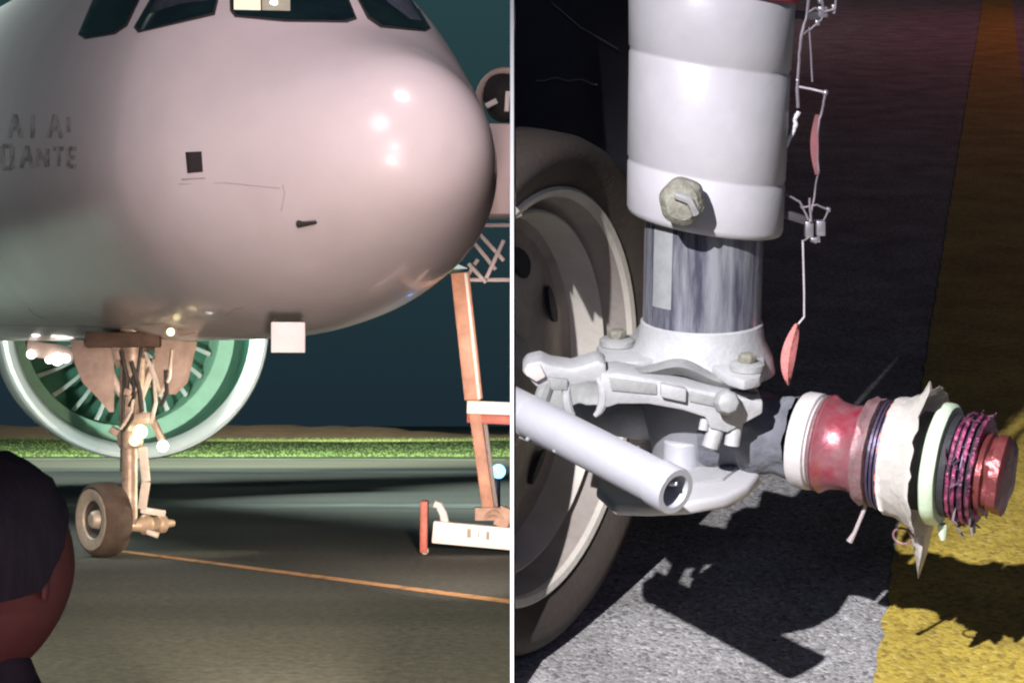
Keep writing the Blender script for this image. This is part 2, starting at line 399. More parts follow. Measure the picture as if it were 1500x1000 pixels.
for k, p in enumerate(WIN):
    cx = sum(q[0] for q in p)/len(p); cy = sum(q[1] for q in p)/len(p)
    big = [(x+3.0*(1 if x > cx else -1), y+(3.0 if y > cy else -1)) for x, y in p]
    fr = skinpatch('window_frame', big, seal, air, .004)
    g = skinpatch('window', p, glass, air, .010)
    if k == 2:
        tag(g, 'windscreen with cabin light put in as a cream blind behind it')
        skinpatch('glow', [(343, 16), (342, -46), (381, -46), (382, 17)], mat('cabin_light_cream', (.8, .75, .6), .6, emit=(1, .90, .62), estr=.75), g, .013)  # light of the cabin is put into the plate's own emission
        skinpatch('glow', [(384, 17), (383, -46), (424, -46), (425, 18)], mat('cabin_light_olive', (.45, .45, .36), .7, emit=(.5, .5, .36), estr=.25), g, .013)  # dimmer part of the cabin light, also as emission
        b = MB(); b.ball(skinpoint(401, 7, .02), .035, 12, (1, .5, 1)); b.build('dome_lamp', mat('lamp_white', (.9, .9, .8), .4, emit=(1, .95, .8), estr=2.5), g)
    if k == 3:
        skinpatch('pane_patch', [(566, 4), (560, -30), (578, -30), (606, 14), (617, 32), (600, 30)], mat('blue_grey_reflection', (.11, .14, .19), .4, 0, .5, 14), g, .013)  # bluish reflection in the pane, painted as a patch
    if k == 1:
        skinpatch('pane_patch', [(218, 22), (234, -10), (310, -30), (306, 2), (262, 8)], mat('dim_visor', (.05, .065, .08), .4, 0, .6, 14), g, .013)
dk = mat('dark_port_grey', (.045, .04, .042), .6, 0, .4, 40)
skinpatch('static_port', [(272, 223), (296, 222), (298, 252), (275, 254)], dk, air, .006, 10)
skinpatch('port_surround', [(266, 262), (300, 260), (301, 262), (266, 264)], mat('faint_line', (.42, .39, .40), .6), air, .003, 10)
b = MB(); p0, p1, p2 = skinpoint(446, 327, 0), skinpoint(446, 325, .05), skinpoint(466, 320, .06)
b.tube([skinpoint(438, 327, .012), p1*.5+p0*.5, p2], [.035, .022, .014], 10); b.build('probe', dk, air)
for pts in ([(414, 270), (417, 283), (412, 309)], [(42, 452), (52, 461), (64, 466)], [(262, 270), (330, 268), (410, 276)], [(330, 462), (344, 452), (356, 450)],
            [(0, 476), (120, 478), (240, 474)]):
    b = MB(); b.tube([skinpoint(x, y, .001) for x, y in pts], .004, 6); b.build('skin_seam', mat('seam_grey', (.46, .43, .43), .6), air)
# two short lines of blurred dark lettering on the side
let = mat('livery_letter_dark', (.20, .20, .19), .6, 0, .6, 7, col2=(.52, .50, .50), thr=(.42, .60))
def stroke(x0, y0, x1, y1, w):
    dx, dy = x1-x0, y1-y0; L = math.hypot(dx, dy); ux, uy = -dy/L*w/2, dx/L*w/2
    return skinpatch('letter', [(x0+ux, y0+uy), (x1+ux, y1+uy), (x1-ux, y1-uy), (x0-ux, y0-uy)], let, air, .003, 20, False)
GL = {'N': [(0, 1, 0, 0), (0, 0, .7, 1), (.7, 1, .7, 0)], 'T': [(0, 0, .8, 0), (.4, 0, .4, 1)], 'E': [(0, 0, 0, 1), (0, 0, .6, 0), (0, .5, .5, .5), (0, 1, .6, 1)],
      'I': [(.2, 0, .2, 1)], 'O': [(0, 0, 0, 1), (.6, 0, .6, 1), (0, 0, .6, 0), (0, 1, .6, 1)], 'A': [(0, 1, .35, 0), (.35, 0, .7, 1), (.15, .6, .55, .6)]}
for word, x, y, hh in (('AIA', 14, 168, 34), ('I', 98, 172, 22), ('OA', 4, 214, 32), ('NTE', 56, 218, 26)):
    for ch in word:
        for (u0, v0, u1, v1) in GL[ch]: stroke(x+u0*hh*.75, y+v0*hh, x+u1*hh*.75, y+v1*hh, 6.5)
        x += hh*.86

# belly lamp, hanging access door, gear bay
lampw = mat('lamp_glow_white', (.9, .9, .88), .4, emit=(1, .96, .90), estr=6)
lampy = mat('lamp_glow_yellow', (.9, .8, .5), .4, emit=(1, .85, .45), estr=3)
dq = W(422, 480, 15.6)
b = MB(); R3 = Matrix.Rotation(R_(8), 3, 'Z'); b.box(dq+Vector((0, 0, -.085)), .30, .05, .27, R3)
b.build('access_door', mat('access_door_white', (.88, .86, .84), .45, 0, .06), air, bevel=.012)
for xa, xb in ((-.12, -.14), (.11, .10)):
    b = MB(); b.beam(dq+Vector((xa, .02, .02)), dq+Vector((xa, .05, .07)), .025, .025); b.build('door_hinge', dk, air)
steel = mat('gear_steel_warm', (.50, .42, .36), .45, .3, .45, 9, .15, 40, col2=(.22, .16, .13))
pale = mat('gear_pale_paint', (.72, .66, .60), .4, 0, .25, 12)
bay = mat('gear_door_paint', (.45, .35, .31), .6, 0, .4, 5, .1, 30)
g0 = W(186, 690, 19.0)
def gp(px, py, dy=0.): return W(px, py, 19.0+dy)
b = MB()
b.tube([gp(196, 470), gp(194, 560), gp(190, 640)], [.15, .13, .115], 20); b.tube([gp(190, 640), gp(190, 768)], [.085, .085], 16)
b.rev([(-.05, .11), (0, .14), (.10, .14), (.15, .11)], gp(191, 650), (0, 0, 1), 20)
ng = b.build('nose_gear', steel, air)
tag(ng, 'nose gear leg missing its outer wheel')
b = MB(); b.tube([gp(152, 520, .1), gp(168, 560, .05), gp(196, 604)], .045, 10); b.tube([gp(236, 505, .1), gp(200, 600)], .035, 10); b.build('drag_brace', pale, ng)
b = MB(); b.tube([gp(172, 515, -.1), gp(200, 575, -.12)], .022, 8); b.tube([gp(208, 500, -.1), gp(196, 585, -.14)], .02, 8); b.tube([gp(182, 540, -.12), gp(178, 690, -.12)], .018, 8); b.build('hydraulic_line', dk, ng)
b = MB()
b.beam(gp(209, 655, -.14), gp(214, 705, -.20), .09, .05); b.beam(gp(214, 705, -.20), gp(208, 745, -.12), .09, .05); b.build('torque_link', pale, ng, bevel=.01)
b = MB(); b.beam(gp(180, 615, -.05), gp(226, 612, -.05), .13, .14); b.beam(gp(224, 615, -.05), gp(240, 650, -.05), .07, .1); b.beam(gp(162, 628), gp(182, 640), .08, .1); b.build('steering_collar', steel, ng, bevel=.012)
for x, y, r in ((205, 632, .075), (197, 645, .055)):
    b = MB(); b.rev([(0, r*.5), (.05, r), (.09, r), (.10, r*.8), (.105, .01)], gp(x, y, -.12), (.25, -1, 0), 18); b.build('taxi_light', lampy, ng)
b = MB(); b.rev([(0, .04), (.05, .06), (.07, .05), (.075, .01)], gp(238, 653, -.1), (.3, -1, 0), 14); b.build('taxi_light', lampw, ng)
AX = Vector((math.cos(R_(41)), math.sin(R_(41)), 0))
def wheel(name_t, name_r, c, rad, wid, parent, mt, mr):
    tb = MB(); r0 = rad*.80
    prof = [(-wid*.42, r0), (-wid*.5, r0*1.04), (-wid*.52, rad*.87), (-wid*.47, rad*.92), (-wid*.33, rad*.985), (-wid*.12, rad), (wid*.12, rad), (wid*.33, rad*.985), (wid*.47, rad*.92), (wid*.52, rad*.87), (wid*.5, r0*1.04), (wid*.42, r0)]
    tb.rev(prof, c, AX, 48, cap=False); tb.build(name_t, mt, parent)
    rb = MB()
    rb.rev([(wid*.42, r0), (-wid*.42, r0), (-wid*.53, r0*1.02), (-wid*.54, r0*.97), (-wid*.50, r0*.80), (-wid*.46, r0*.66), (-wid*.40, r0*.62)], c, AX, 40, cap=False)
    o = rb.build(name_r, mr, parent)
    rb = MB(); rb.rev([(-wid*.40, r0*.62), (-wid*.22, r0*.55), (-wid*.20, r0*.30)], c, AX, 40, cap=False); rb.build('wheel_recess', dk, parent)
    rb = MB(); rb.rev([(-wid*.20, r0*.34), (-wid*.44, r0*.28), (-wid*.52, r0*.20), (-wid*.53, .004)], c, AX, 32, cap=False); rb.build('wheel_hub', mr, parent)
    return o
wc = gp(152, 760, -.05)
rub = mat('tyre_rubber_dusty', (.085, .062, .048), .8, 0, .45, 7, .2, 60)
rimm = mat('wheel_rim_pale', (.42, .38, .33), .45, .2, .3, 14)
wheel('tyre', 'wheel_rim', wc, .40, .30, ng, rub, rimm)
b = MB(); b.tube([wc+AX*.1, gp(190, 768), gp(214, 770, .1)], .07, 14); b.rev([(0, .06), (.05, .11), (.10, .11), (.14, .075), (.22, .075), (.25, .10), (.30, .10), (.33, .05), (.42, .035)], gp(204, 768, .05), AX, 22)
b.build('axle', mat('bare_axle_warm', (.75, .60, .45), .35, .4, .35, 14), ng)
b = MB(); b.beam(gp(206, 746, -.1), gp(242, 752, -.02), .07, .06); b.tube([gp(215, 778, -.1), gp(232, 784, -.1)], .035, 8); b.build('brake_link', pale, ng, bevel=.008)
# gear bay doors and clutter
for poly, dy, th in (([(102, 498), (160, 498), (160, 604), (140, 580), (120, 560), (108, 530)], -.05, .03), ([(226, 496), (282, 500), (268, 560), (250, 578), (226, 570)], -.1, .03)):
    b = MB(); b.prism([gp(x, y, dy) for x, y in poly], (.05, th, 0)); b.build('door_or_shade_panel', bay, ng, bevel=.008)
b = MB(); b.box(gp(192, 500, .25), .8, .9, .16); b.build('gear_bay', mat('gear_bay_dark', (.12, .075, .06), .7, 0, .5, 6), ng, bevel=.02)
for i in range(30):
    x = random.gauss(196, 30); y = random.uniform(500, 600-abs(x-196)*.9)
    b = MB()
    if i % 3: b.box(gp(x, y, random.uniform(-.22, .3)), random.uniform(.04, .15), random.uniform(.05, .15), random.uniform(.05, .18), Matrix.Rotation(random.uniform(-.7, .7), 3, 'Y')); b.build('bay_fitting', (steel, bay, pale)[i % 2], ng, bevel=.008)
    else:
        x2 = x+random.uniform(-22, 22); y2 = y+random.uniform(25, 60); b.tube([gp(x, y-14, -.16), gp((x+x2)/2+5, (y+y2)/2, -.2), gp(x2, y2, -.14)], random.uniform(.014, .028), 8); b.build('hose', (dk, pale)[i % 2], ng)
b = MB(); b.beam(gp(262, 486, -1.2), gp(330, 470, -1.4), .09, .05); b.build('antenna_blade', bay, air, bevel=.01)
b = MB(); b.ball(W(250, 486, 17.5), .04, 12); b.build('belly_lamp', lampy, air)
for x, y, r, Y in ((84, 526, .085, 24), (46, 519, .06, 24), (72, 527, .05, 24), (96, 525, .06, 24)):
    b = MB(); c = W(x, y, Y); b.rev([(-.10, r*.4), (0, r), (.05, r), (.07, r*.75), (.075, .003)], c, (.2, -1, 0), 16); b.build('landing_light', lampw, air)
b = MB(); b.beam(W(40, 510, 24.1), W(110, 520, 24.1), .22, .12); b.build('light_housing', bay, air, bevel=.02)

# far engine under the port wing
EY = 34.0; EC = W(203, 478, EY); ED = Vector((math.sin(R_(21)), -math.cos(R_(21)), -.02)).normalized(); ER = 198/F*EY
silver = mat('polished_inlet_lip', (.74, .78, .76), .35, .15, .12, 2)
green = mat('green_inlet_liner', (.016, .11, .065), .5, 0, .35, 1.2, .05, 20)
mint = mat('mint_fan_case', (.30, .58, .42), .5, 0, .2, 3)
b = MB(); e0 = Vector((0, 0, 1))
b.rev([(-.25, ER*.992), (-.9, ER*.985), (-2.4, ER*.97), (-4.2, ER*.90), (-5.4, ER*.80), (-5.4, ER*.76)], EC, ED, 72, cap=False)
nac = b.build('engine_nacelle', mat('nacelle_white', (.62, .64, .65), .4, 0, .1, 1), air)
tag(nac, 'jet engine with green inlet and pale ring')
b = MB(); b.rev([(-.25, ER*.992), (-.08, ER*.99), (0, ER*.975), (.02, ER*.95), (-.03, ER*.915), (-.18, ER*.885), (-.38, ER*.872)], EC, ED, 72, cap=False); b.build('inlet_lip', silver, nac)
b = MB(); b.rev([(-.38, ER*.872), (-1.0, ER*.868), (-1.8, ER*.868)], EC, ED, 72, cap=False); b.build('inlet_liner', green, nac)
b = MB(); b.rev([(-1.8, ER*.868), (-1.84, ER*.75), (-2.1, ER*.745), (-2.8, ER*.745)], EC, ED, 72, cap=False); b.build('fan_case', mint, nac)
b = MB(); b.rev([(-2.85, ER*.75), (-2.87, .02)], EC, ED, 48, cap=False); b.build('fan_backing', mat('fan_backing_green', (.03, .15, .095), .7, 0, .5, 2), nac)
b = MB(); b.rev([(-1.65, .01), (-1.75, ER*.09), (-2.05, ER*.18), (-2.5, ER*.25)], EC, ED, 36, cap=False); b.build('spinner', mat('spinner_grey', (.16, .18, .17), .4), nac)
ee = (e0-ED*e0.dot(ED)).normalized(); eg = ED.cross(ee)
bm0 = MB(); P = []
for i in range(10):
    u = i/9.; r = ER*(.20+.53*u); tw = R_(25+38*u); ch = ER*(.026+.012*u); sw = ER*.03*math.sin(u*3.1)
    lead = Vector((sw+ch*.5*math.sin(tw), -2.22+ch*.5*math.cos(tw), r)); tr = Vector((sw-ch*.5*math.sin(tw), -2.22-ch*.5*math.cos(tw), r))
    P.append([lead, lead.lerp(tr, .5)+Vector((.012*ER, 0, 0)), tr, lead.lerp(tr, .5)-Vector((.006*ER, 0, 0))])
bm0.grid(P, False, True)
fan = mat('fan_blade_grey', (.60, .66, .62), .35, .3, .2, 3)
bl = bm0.build('fan_blade', fan, None)
Bfr = Matrix.Translation(EC-Vector(GEAR)) @ Matrix((eg, ED, ee)).transposed().to_4x4()
for k in range(24):
    o = bl if k == 0 else bl.copy()
    if k: COL.objects.link(o)
    o.parent = nac; o.matrix_local = Bfr @ Matrix.Rotation(2*math.pi*k/24, 4, 'Y')
# wing and pylon that carry it
b = MB()
def wing_sec(port, fwd, ch, z, th): return [pl(fwd, port, z), pl(fwd-ch*.3, port, z+th), pl(fwd-ch, port, z+.02), pl(fwd-ch*.35, port, z-th*.7)]
b.grid([wing_sec(1.0, -16.5, 7.0, -.9, .55), wing_sec(6.0, -20.0, 5.0, -.35, .4), wing_sec(15.5, -26.0, 2.0, .6, .14)], False, True)
b.build('wing', paint, air, cut=((-.02, 0, 0), (1, 0, 0)))
b = MB(); b.prism([EC+ED*-1.6+ee*ER*1.05, EC+ED*-6.0+ee*ER*.8, EC+ED*-6.4+ee*ER*1.25, EC+ED*-3.0+ee*ER*1.32], eg*.5); b.build('pylon', paint, air, bevel=.05)

# ------------------------------------------------------------------ SERVICE PLATFORM AND BLUE BEACON
PY_ = 19.4
def q(px, py, dy=0.): return W(px, py, PY_+dy)
pf = thing('service_platform', 'orange and white mobile service platform with lattice standing behind the aircraft nose', 'platform', (q(690, 790).x, PY_, 0))
org = mat('orange_steel_paint', (.58, .30, .19), .5, 0, .35, 7, .1, 40, col2=(.34, .17, .12))
wht = mat('white_beam_paint', (.86, .83, .78), .45, 0, .12, 6)
redp = mat('red_plate_paint', (.50, .13, .09), .5, 0, .35, 9)
def pbuild(b, name, m, parent=None, bevel=.008): return b.build(name, m, parent or pf, bevel=bevel, cut=XCUT_L)
b = MB(); b.beam(q(674, 400), q(694, 585), .20, .16); pbuild(b, 'mast_section', org)
b = MB(); b.beam(q(682, 400, -.1), q(702, 585, -.1), .035, .03); pbuild(b, 'mast_rail', wht)
b = MB(); b.beam(q(693, 585), q(716, 750), .13, .13); pbuild(b, 'mast_section', org)
b = MB(); b.beam(q(708, 600, .2), q(728, 752, .2), .05, .1); pbuild(b, 'mast_rail', mat('rail_grey', (.25, .22, .22), .5))
b = MB(); b.beam(q(684, 596, -.08), q(760, 599, -.08), .14, .10, (0, 1, 0)); pbuild(b, 'crossbar', wht)
b = MB(); b.beam(q(684, 612, -.02), q(760, 616, -.02), .10, .08); pbuild(b, 'crossbar', redp)
b = MB(); b.beam(q(634, 778, -.15), q(766, 790, -.15), .24, .22); bb = pbuild(b, 'base_beam', wht, bevel=.015)
for x0, x1, y0, y1 in ((684, 690, 774, 787), (700, 702, 778, 786), (712, 717, 778, 790)):
    b = MB(); b.prism([q(x0, y0, -.268), q(x1, y0, -.268), q(x1, y1, -.268), q(x0, y1, -.268)], (0, .006, 0)); pbuild(b, 'stencil_mark', mat('stencil_grey', (.36, .34, .30), .7), bb, bevel=0)
b = MB(); b.beam(q(622, 733, -.15), q(621, 808, -.15), .08, .26); pbuild(b, 'end_plate', redp)
b = MB(); b.tube([q(636, 738, -.1), q(643, 740, -.1), q(649, 752, -.1), q(652, 766, -.1)], .045, 10); pbuild(b, 'lashing_hook', wht, bevel=0)
b = MB(); b.ball(q(622, 806, -.2), .045, 12); pbuild(b, 'foot_pad', wht, bevel=0)
b = MB(); b.box(q(716, 752, -.05), .30, .2, .14); b.box(q(738, 757, -.05), .16, .24, .22, Matrix.Rotation(.4, 3, 'Y')); b.tube([q(706, 758, -.1), q(724, 750, -.16), q(744, 762, -.12)], .04, 8); pbuild(b, 'mast_foot', mat('foot_rust', (.50, .33, .25), .6, 0, .4, 9))
b = MB(); b.box(q(742, 252), .40, .5, .98); pbuild(b, 'cabinet', mat('cabinet_pink_white', (.70, .60, .57), .5, 0, .1, 4), bevel=.02)
for a, c in (((690, 350), (726, 395)), ((700, 340), (738, 382)), ((686, 386), (712, 414)), ((738, 352), (712, 408)), ((676, 410), (750, 410)), ((690, 330), (750, 330)), ((672, 424), (700, 380))):
    b = MB(); b.beam(q(*a, random.uniform(0, .2)), q(*c, random.uniform(0, .2)), .042, .042); pbuild(b, 'lattice_bar', mat('lattice_grey', (.42, .37, .37), .5, 0, .3, 9), bevel=.004)
b = MB(); b.rev([(0, .02), (.02, .16), (.12, .26), (.26, .24), (.30, .18), (.31, .01)], q(741, 146, -.1), (0, -1, 0), 28, fr=lambda t, k, a: 1+.06*math.sin(3*t)); pbuild(b, 'rubber_bumper', mat('black_bumper', (.012, .011, .012), .7), bevel=0)
b = MB(); pts = [q(741+40*math.cos(R_(a)), 146-42*math.sin(R_(a)), -.3) for a in range(60, 215, 12)]; b.tube(pts, .042, 10); pbuild(b, 'guard_hoop', mat('hoop_beige', (.52, .42, .36), .5), bevel=0)
b = MB(); b.beam(q(712, 156, -.42), q(728, 148, -.42), .06, .04); b.beam(q(744, 134, -.42), q(742, 164, -.42), .05, .04); pbuild(b, 'clamp', wht)
# beacon
bc = W(730, 690, 26)
t = thing('beacon_light', 'small glowing blue beacon on a thin post behind the platform foot', 'beacon', (bc.x, 26, 0))
b = MB(); b.tube([(bc.x, 26, 0), (bc.x, 26, bc.z-.10)], .03, 10); b.build('post', dk, t, cut=XCUT_L)
b = MB(); b.ball(bc, .105, 20); b.build('lens', mat('blue_lamp_glow', (.1, .3, .9), .3, emit=(.16, .50, 1.0), estr=5), t)
d = bpy.data.lights.new('beacon_glow', 'POINT'); o = bpy.data.objects.new('beacon_glow', d); COL.objects.link(o); o.location = bc+Vector((-.02, -.35, .0)); d.energy = 3; d.color = (.1, .3, 1); d.shadow_soft_size = .02

# ------------------------------------------------------------------ ONLOOKER
pr = Vector((-.622, 2.1, 0))
skin = mat('skin_brown', (.20, .085, .070), .55, 0, .15, 20, .05, 150)
hairm = mat('black_hair', (.022, .023, .034), .8, 0, .5, 60, .15, 160, stretch=(1, 1, .15))
cloth = mat('dark_navy_shirt', (.030, .028, .040), .85, 0, .35, 30, .2, 300)
per = thing('person', 'person seen from behind with short black hair and dark shirt, watching the aircraft', 'person', (pr.x, pr.y, 0))
def head_mesh():
    m = MB(); bmesh.ops.create_uvsphere(m.bm, u_segments=40, v_segments=28, radius=1)
    hc = Vector((pr.x-.004, pr.y+.01, 1.247))
    for v in m.bm.verts:
        x, y, z = v.co            # the face looks along +y, slightly to the right
        sx, sy, sz = .099, .108, .128
        if z < 0: sx *= 1-.34*(-z)**1.3; sy *= 1-.15*(-z)
        p = Vector((x*sx, y*sy+(.018*(-z) if z < 0 and y > 0 else 0), z*sz))
        # brow, eye sockets, nose, mouth, chin
        if y > .4:
            p.y += .022*math.exp(-((x/.13)**2+((z+.12)/.16)**2))+.006*math.exp(-((x/.5)**2+((z-.12)/.08)**2))
            for s in (-1, 1): p.y -= .010*math.exp(-(((x-s*.36)/.16)**2+((z-.0)/.10)**2))
            p.y += .006*math.exp(-((x/.25)**2+((z+.45)/.06)**2))+.008*math.exp(-((x/.25)**2+((z+.85)/.12)**2))
        v.co = p
    m.bm.transform(Matrix.Translation(hc) @ Matrix.Rotation(R_(-28), 4, 'Z') @ Matrix.Rotation(R_(-6), 4, 'X'))
    return m, hc
m, hc = head_mesh()
hd = m.build('head', skin, per, sharp=80)
m = MB(); bmesh.ops.create_uvsphere(m.bm, u_segments=48, v_segments=32, radius=1)
for co, no in (((0, 0, -.16), (0, -.25, 1)), ((0, .34, .42), (0, -1, .75))):
    bmesh.ops.bisect_plane(m.bm, geom=m.bm.verts[:]+m.bm.edges[:]+m.bm.faces[:], plane_co=co, plane_no=no, clear_inner=True)
for v in m.bm.verts:
    k = 1+.03*noise.noise(v.co*9)
    v.co = Vector((v.co.x*.108, v.co.y*.118-.004, v.co.z*.139+.003))*k
m.bm.transform(Matrix.Translation(hc) @ Matrix.Rotation(R_(-28), 4, 'Z') @ Matrix.Rotation(R_(-6), 4, 'X'))
r = bmesh.ops.solidify(m.bm, geom=m.bm.faces[:], thickness=.012)
m.build('hair', hairm, per, sharp=80)
Rh = Matrix.Translation(hc) @ Matrix.Rotation(R_(-28), 4, 'Z')
for s in (-1, 1):
    m = MB(); pts = []
    for a in range(0, 300, 25):
        pts.append(Rh @ Vector((s*(.098+.008*math.sin(R_(a))), -.005+.018*math.cos(R_(a)), -.01+.033*math.sin(R_(a)))))
    m.ball(Rh @ Vector((s*.097, -.004, -.012)), .018, 10, (.3, .8, 1.3)); m.build('ear', skin, per)
    m = MB(); m.ball(Rh @ Vector((s*.036, .090, .004)), .012, 12); m.build('eye', mat('eye_white', (.7, .7, .68), .3), per)
# one continuous crouching body grown on a skeleton
SK = {'pelvis': (0, -.02, .52, .13), 'waist': (0, .0, .68, .125), 'chest': (0, .02, .90, .135), 'ucl': (0, .02, 1.03, .095), 'neck': (0, .015, 1.10, .056), 'nk2': (0, .015, 1.17, .052)}
ED_ = [('pelvis', 'waist'), ('waist', 'chest'), ('chest', 'ucl'), ('ucl', 'neck'), ('neck', 'nk2')]
for s, tg in ((-1, 'l'), (1, 'r')):
    SK.update({'sh'+tg: (s*.17, .02, .99, .062), 'el'+tg: (s*.20, .12, .76, .043), 'wr'+tg: (s*.14, .30, .72, .029), 'pa'+tg: (s*.12, .36, .72, .030),
               'hi'+tg: (s*.10, .0, .50, .098), 'kn'+tg: (s*.15, .36, .50, .064), 'an'+tg: (s*.14, .10, .09, .042), 'to'+tg: (s*.15, .27, .04, .034)})
    ED_ += [('ucl', 'sh'+tg), ('sh'+tg, 'el'+tg), ('el'+tg, 'wr'+tg), ('wr'+tg, 'pa'+tg), ('pelvis', 'hi'+tg), ('hi'+tg, 'kn'+tg), ('kn'+tg, 'an'+tg), ('an'+tg, 'to'+tg)]
    for k in range(5):
        ox = (k-2)*.017; L = (.045, .052, .056, .05, .03)[k]
        b0 = (s*.12+ox, .385 if k < 4 else .35, .72, .010); b1 = (s*.12+ox*1.2, .385+L*.6, .712, .009); b2 = (s*.12+ox*1.2, .385+L, .69, .008)
        SK.update({f'f{k}a{tg}': b0, f'f{k}b{tg}': b1, f'f{k}c{tg}': b2}); ED_ += [('pa'+tg, f'f{k}a{tg}'), (f'f{k}a{tg}', f'f{k}b{tg}'), (f'f{k}b{tg}', f'f{k}c{tg}')]
keys = list(SK); me = bpy.data.meshes.new('body'); me.from_pydata([SK[k][:3] for k in keys], [(keys.index(a), keys.index(c)) for a, c in ED_], [])
bo = bpy.data.objects.new('body', me); COL.objects.link(bo); bo.parent = per; me.materials.append(cloth)
sk = bo.modifiers.new('skin', 'SKIN'); bo.modifiers.new('smooth', 'SUBSURF').levels = 2; bo.modifiers['smooth'].render_levels = 2; sk.use_smooth_shade = True
for i, k in enumerate(keys):
    sv = me.skin_vertices[0].data[i]; sv.radius = (SK[k][3], SK[k][3]); sv.use_root = (k == 'pelvis')
m = MB(); m.rev([(0, .072), (.02, .070), (.05, .064), (.06, .062), (.05, .058), (0, .066)], (pr.x+.005, pr.y+.012, 1.050), (0, .12, 1), 28, cap=False); m.build('collar', mat('beige_collar', (.22, .18, .14), .85), per)

# ------------------------------------------------------------------ LANDING GEAR CLOSE-UP ON THE PAVED BANK
PH = .5; n_ = Vector((math.cos(PH), -math.sin(PH), 0)); e1 = Vector((math.sin(PH), math.cos(PH), 0)); Z = Vector((0, 0, 1))
A = Vector((.2441, 2.1739, .358)); SA = A+Vector((-.006, 0, 0))
gear = thing('landing_gear', 'white landing gear leg close up with one wheel torn off its axle', 'landing gear', (A.x, A.y, 0), M_BANK)
def rb(b, name, m, parent=None, bevel=0, sharp=35, bseg=2): return b.build(name, m, parent or gear, bevel=bevel, cut=XCUT_R, sharp=sharp, bseg=bseg)
strutp = mat('strut_white_paint', (.43, .415, .43), .40, 0, .20, 7, .05, 60)
chrome = mat('scuffed_reflection_chrome', (.62, .63, .68), .24, .70, .35, 5, .05, 90, stretch=(9, 9, .8), col2=(.14, .14, .20), thr=(.40, .60))  # dark streaks put dark reflections into the colour, mixed with scuffs
cast = mat('pale_casting', (.41, .41, .41), .55, .1, .22, 30, .12, 160)
cast2 = mat('grey_casting', (.32, .32, .31), .6, .1, .3, 30, .15, 140)
alu = mat('satin_aluminium', (.52, .52, .55), .38, .35, .12, 22, .05, 120)
dirty = mat('dirty_fitting', (.25, .24, .19), .7, 0, .5, 60, .4, 200)
black = mat('black_rubber', (.018, .018, .022), .7, 0, .4, 40, .2, 200)
shk = lambda qv: -.15*qv.x
b = MB(); b.rev([(z-.012, r*.968) for z, r in [(.268, .078), (.268, .093), (.270, .097), (.276, .0995), (.330, .0998), (.332, .0985), (.336, .0985), (.338, .1), (.462, .1005), (.464, .0992), (.468, .0992), (.470, .101), (.556, .103), (.558, .1015), (.562, .1015), (.564, .106), (.90, .107)]], SA, Z, 96, shear=shk)
cyl = rb(b, 'outer_cylinder', strutp, sharp=50)
b = MB(); b.rev([(.536, .0985), (.539, .1045), (.62, .1055), (.63, .1035)], SA, Z, 72, shear=shk); rb(b, 'red_band', mat('red_band_paint', (.42, .05, .08), .5, 0, .3, 20), cyl)
b = MB(); b.rev([(.105, .074), (.30, .074)], SA, Z, 72); rb(b, 'piston', chrome)
b = MB(); b.rev([(.262, .076), (.262, .081), (.270, .083), (.274, .079)], SA, Z, 64, shear=shk); rb(b, 'gland_ring', dirty)
# grey strip laid round part of the chrome
b = MB(); P = []
for i in range(8):
    a = R_(-150+i*3.4); P.append([SA+Vector((math.cos(a)*.0752, math.sin(a)*.0752, z)) for z in (.16, .20, .262)])
b.grid(P); rb(b, 'chrome_strip', mat('grey_strip', (.33, .34, .34), .5, .2, .3, 40), gear)
kn = LY(1000, 293, 2.068)
b = MB(); b.rev([(-.03, .020), (.004, .021), (.010, .0275), (.026, .026), (.034, .019), (.037, .004)], kn, (-.12, -1, .05), 36, fr=lambda t, k, a: 1+.035*math.cos(6*t)*(k in (2, 3, 4))+.02*math.sin(2*t)); rb(b, 'filler_cap', dirty, cyl)
b = MB(); b.tube([kn+Vector((-.012, -.038, .012)), kn+Vector((.004, -.041, .006)), kn+Vector((.012, -.037, -.01))], .005, 8); rb(b, 'cap_lug', cast2, cyl)
for x, y in ((1046, 163),):
    b = MB(); b.ball(LY(x, y, 2.082), .004, 8); rb(b, 'paint_chip', dirty, cyl)

# added dark panel blocking torch light behind the leg, above the wheel
b = MB(); DY = 2.75; P = []
for i in range(15):
    x = .0045+.372*i/14.
    P.append([Vector((x, DY+.03*math.sin(i/14.*3.1), z)) for z in (.43+.02*math.sin(i/14.*2.6), .62, .80, .95, 1.15, 1.45)])
b.grid(P); bmesh.ops.solidify(b.bm, geom=b.bm.faces[:], thickness=.014)
gd = rb(b, 'door_or_shade_panel', mat('shade_panel_slate', (.055, .055, .075), .55, 0, .45, 6, .1, 40))
b = MB(); b.tube([LY(785+i*6, 116+.0032*(i*6-30)**2*.6+2*math.sin(i), DY-.012) for i in range(16)], .0011, 6); rb(b, 'panel_scratch', mat('scratch_grey', (.20, .20, .23), .6), gd)
b = MB(); b.tube([LY(808, 4, DY-.006), LY(850, 40, DY+.0), LY(905, 72, DY+.008)], .0011, 6); rb(b, 'panel_scratch', MATS['scratch_grey'], gd)
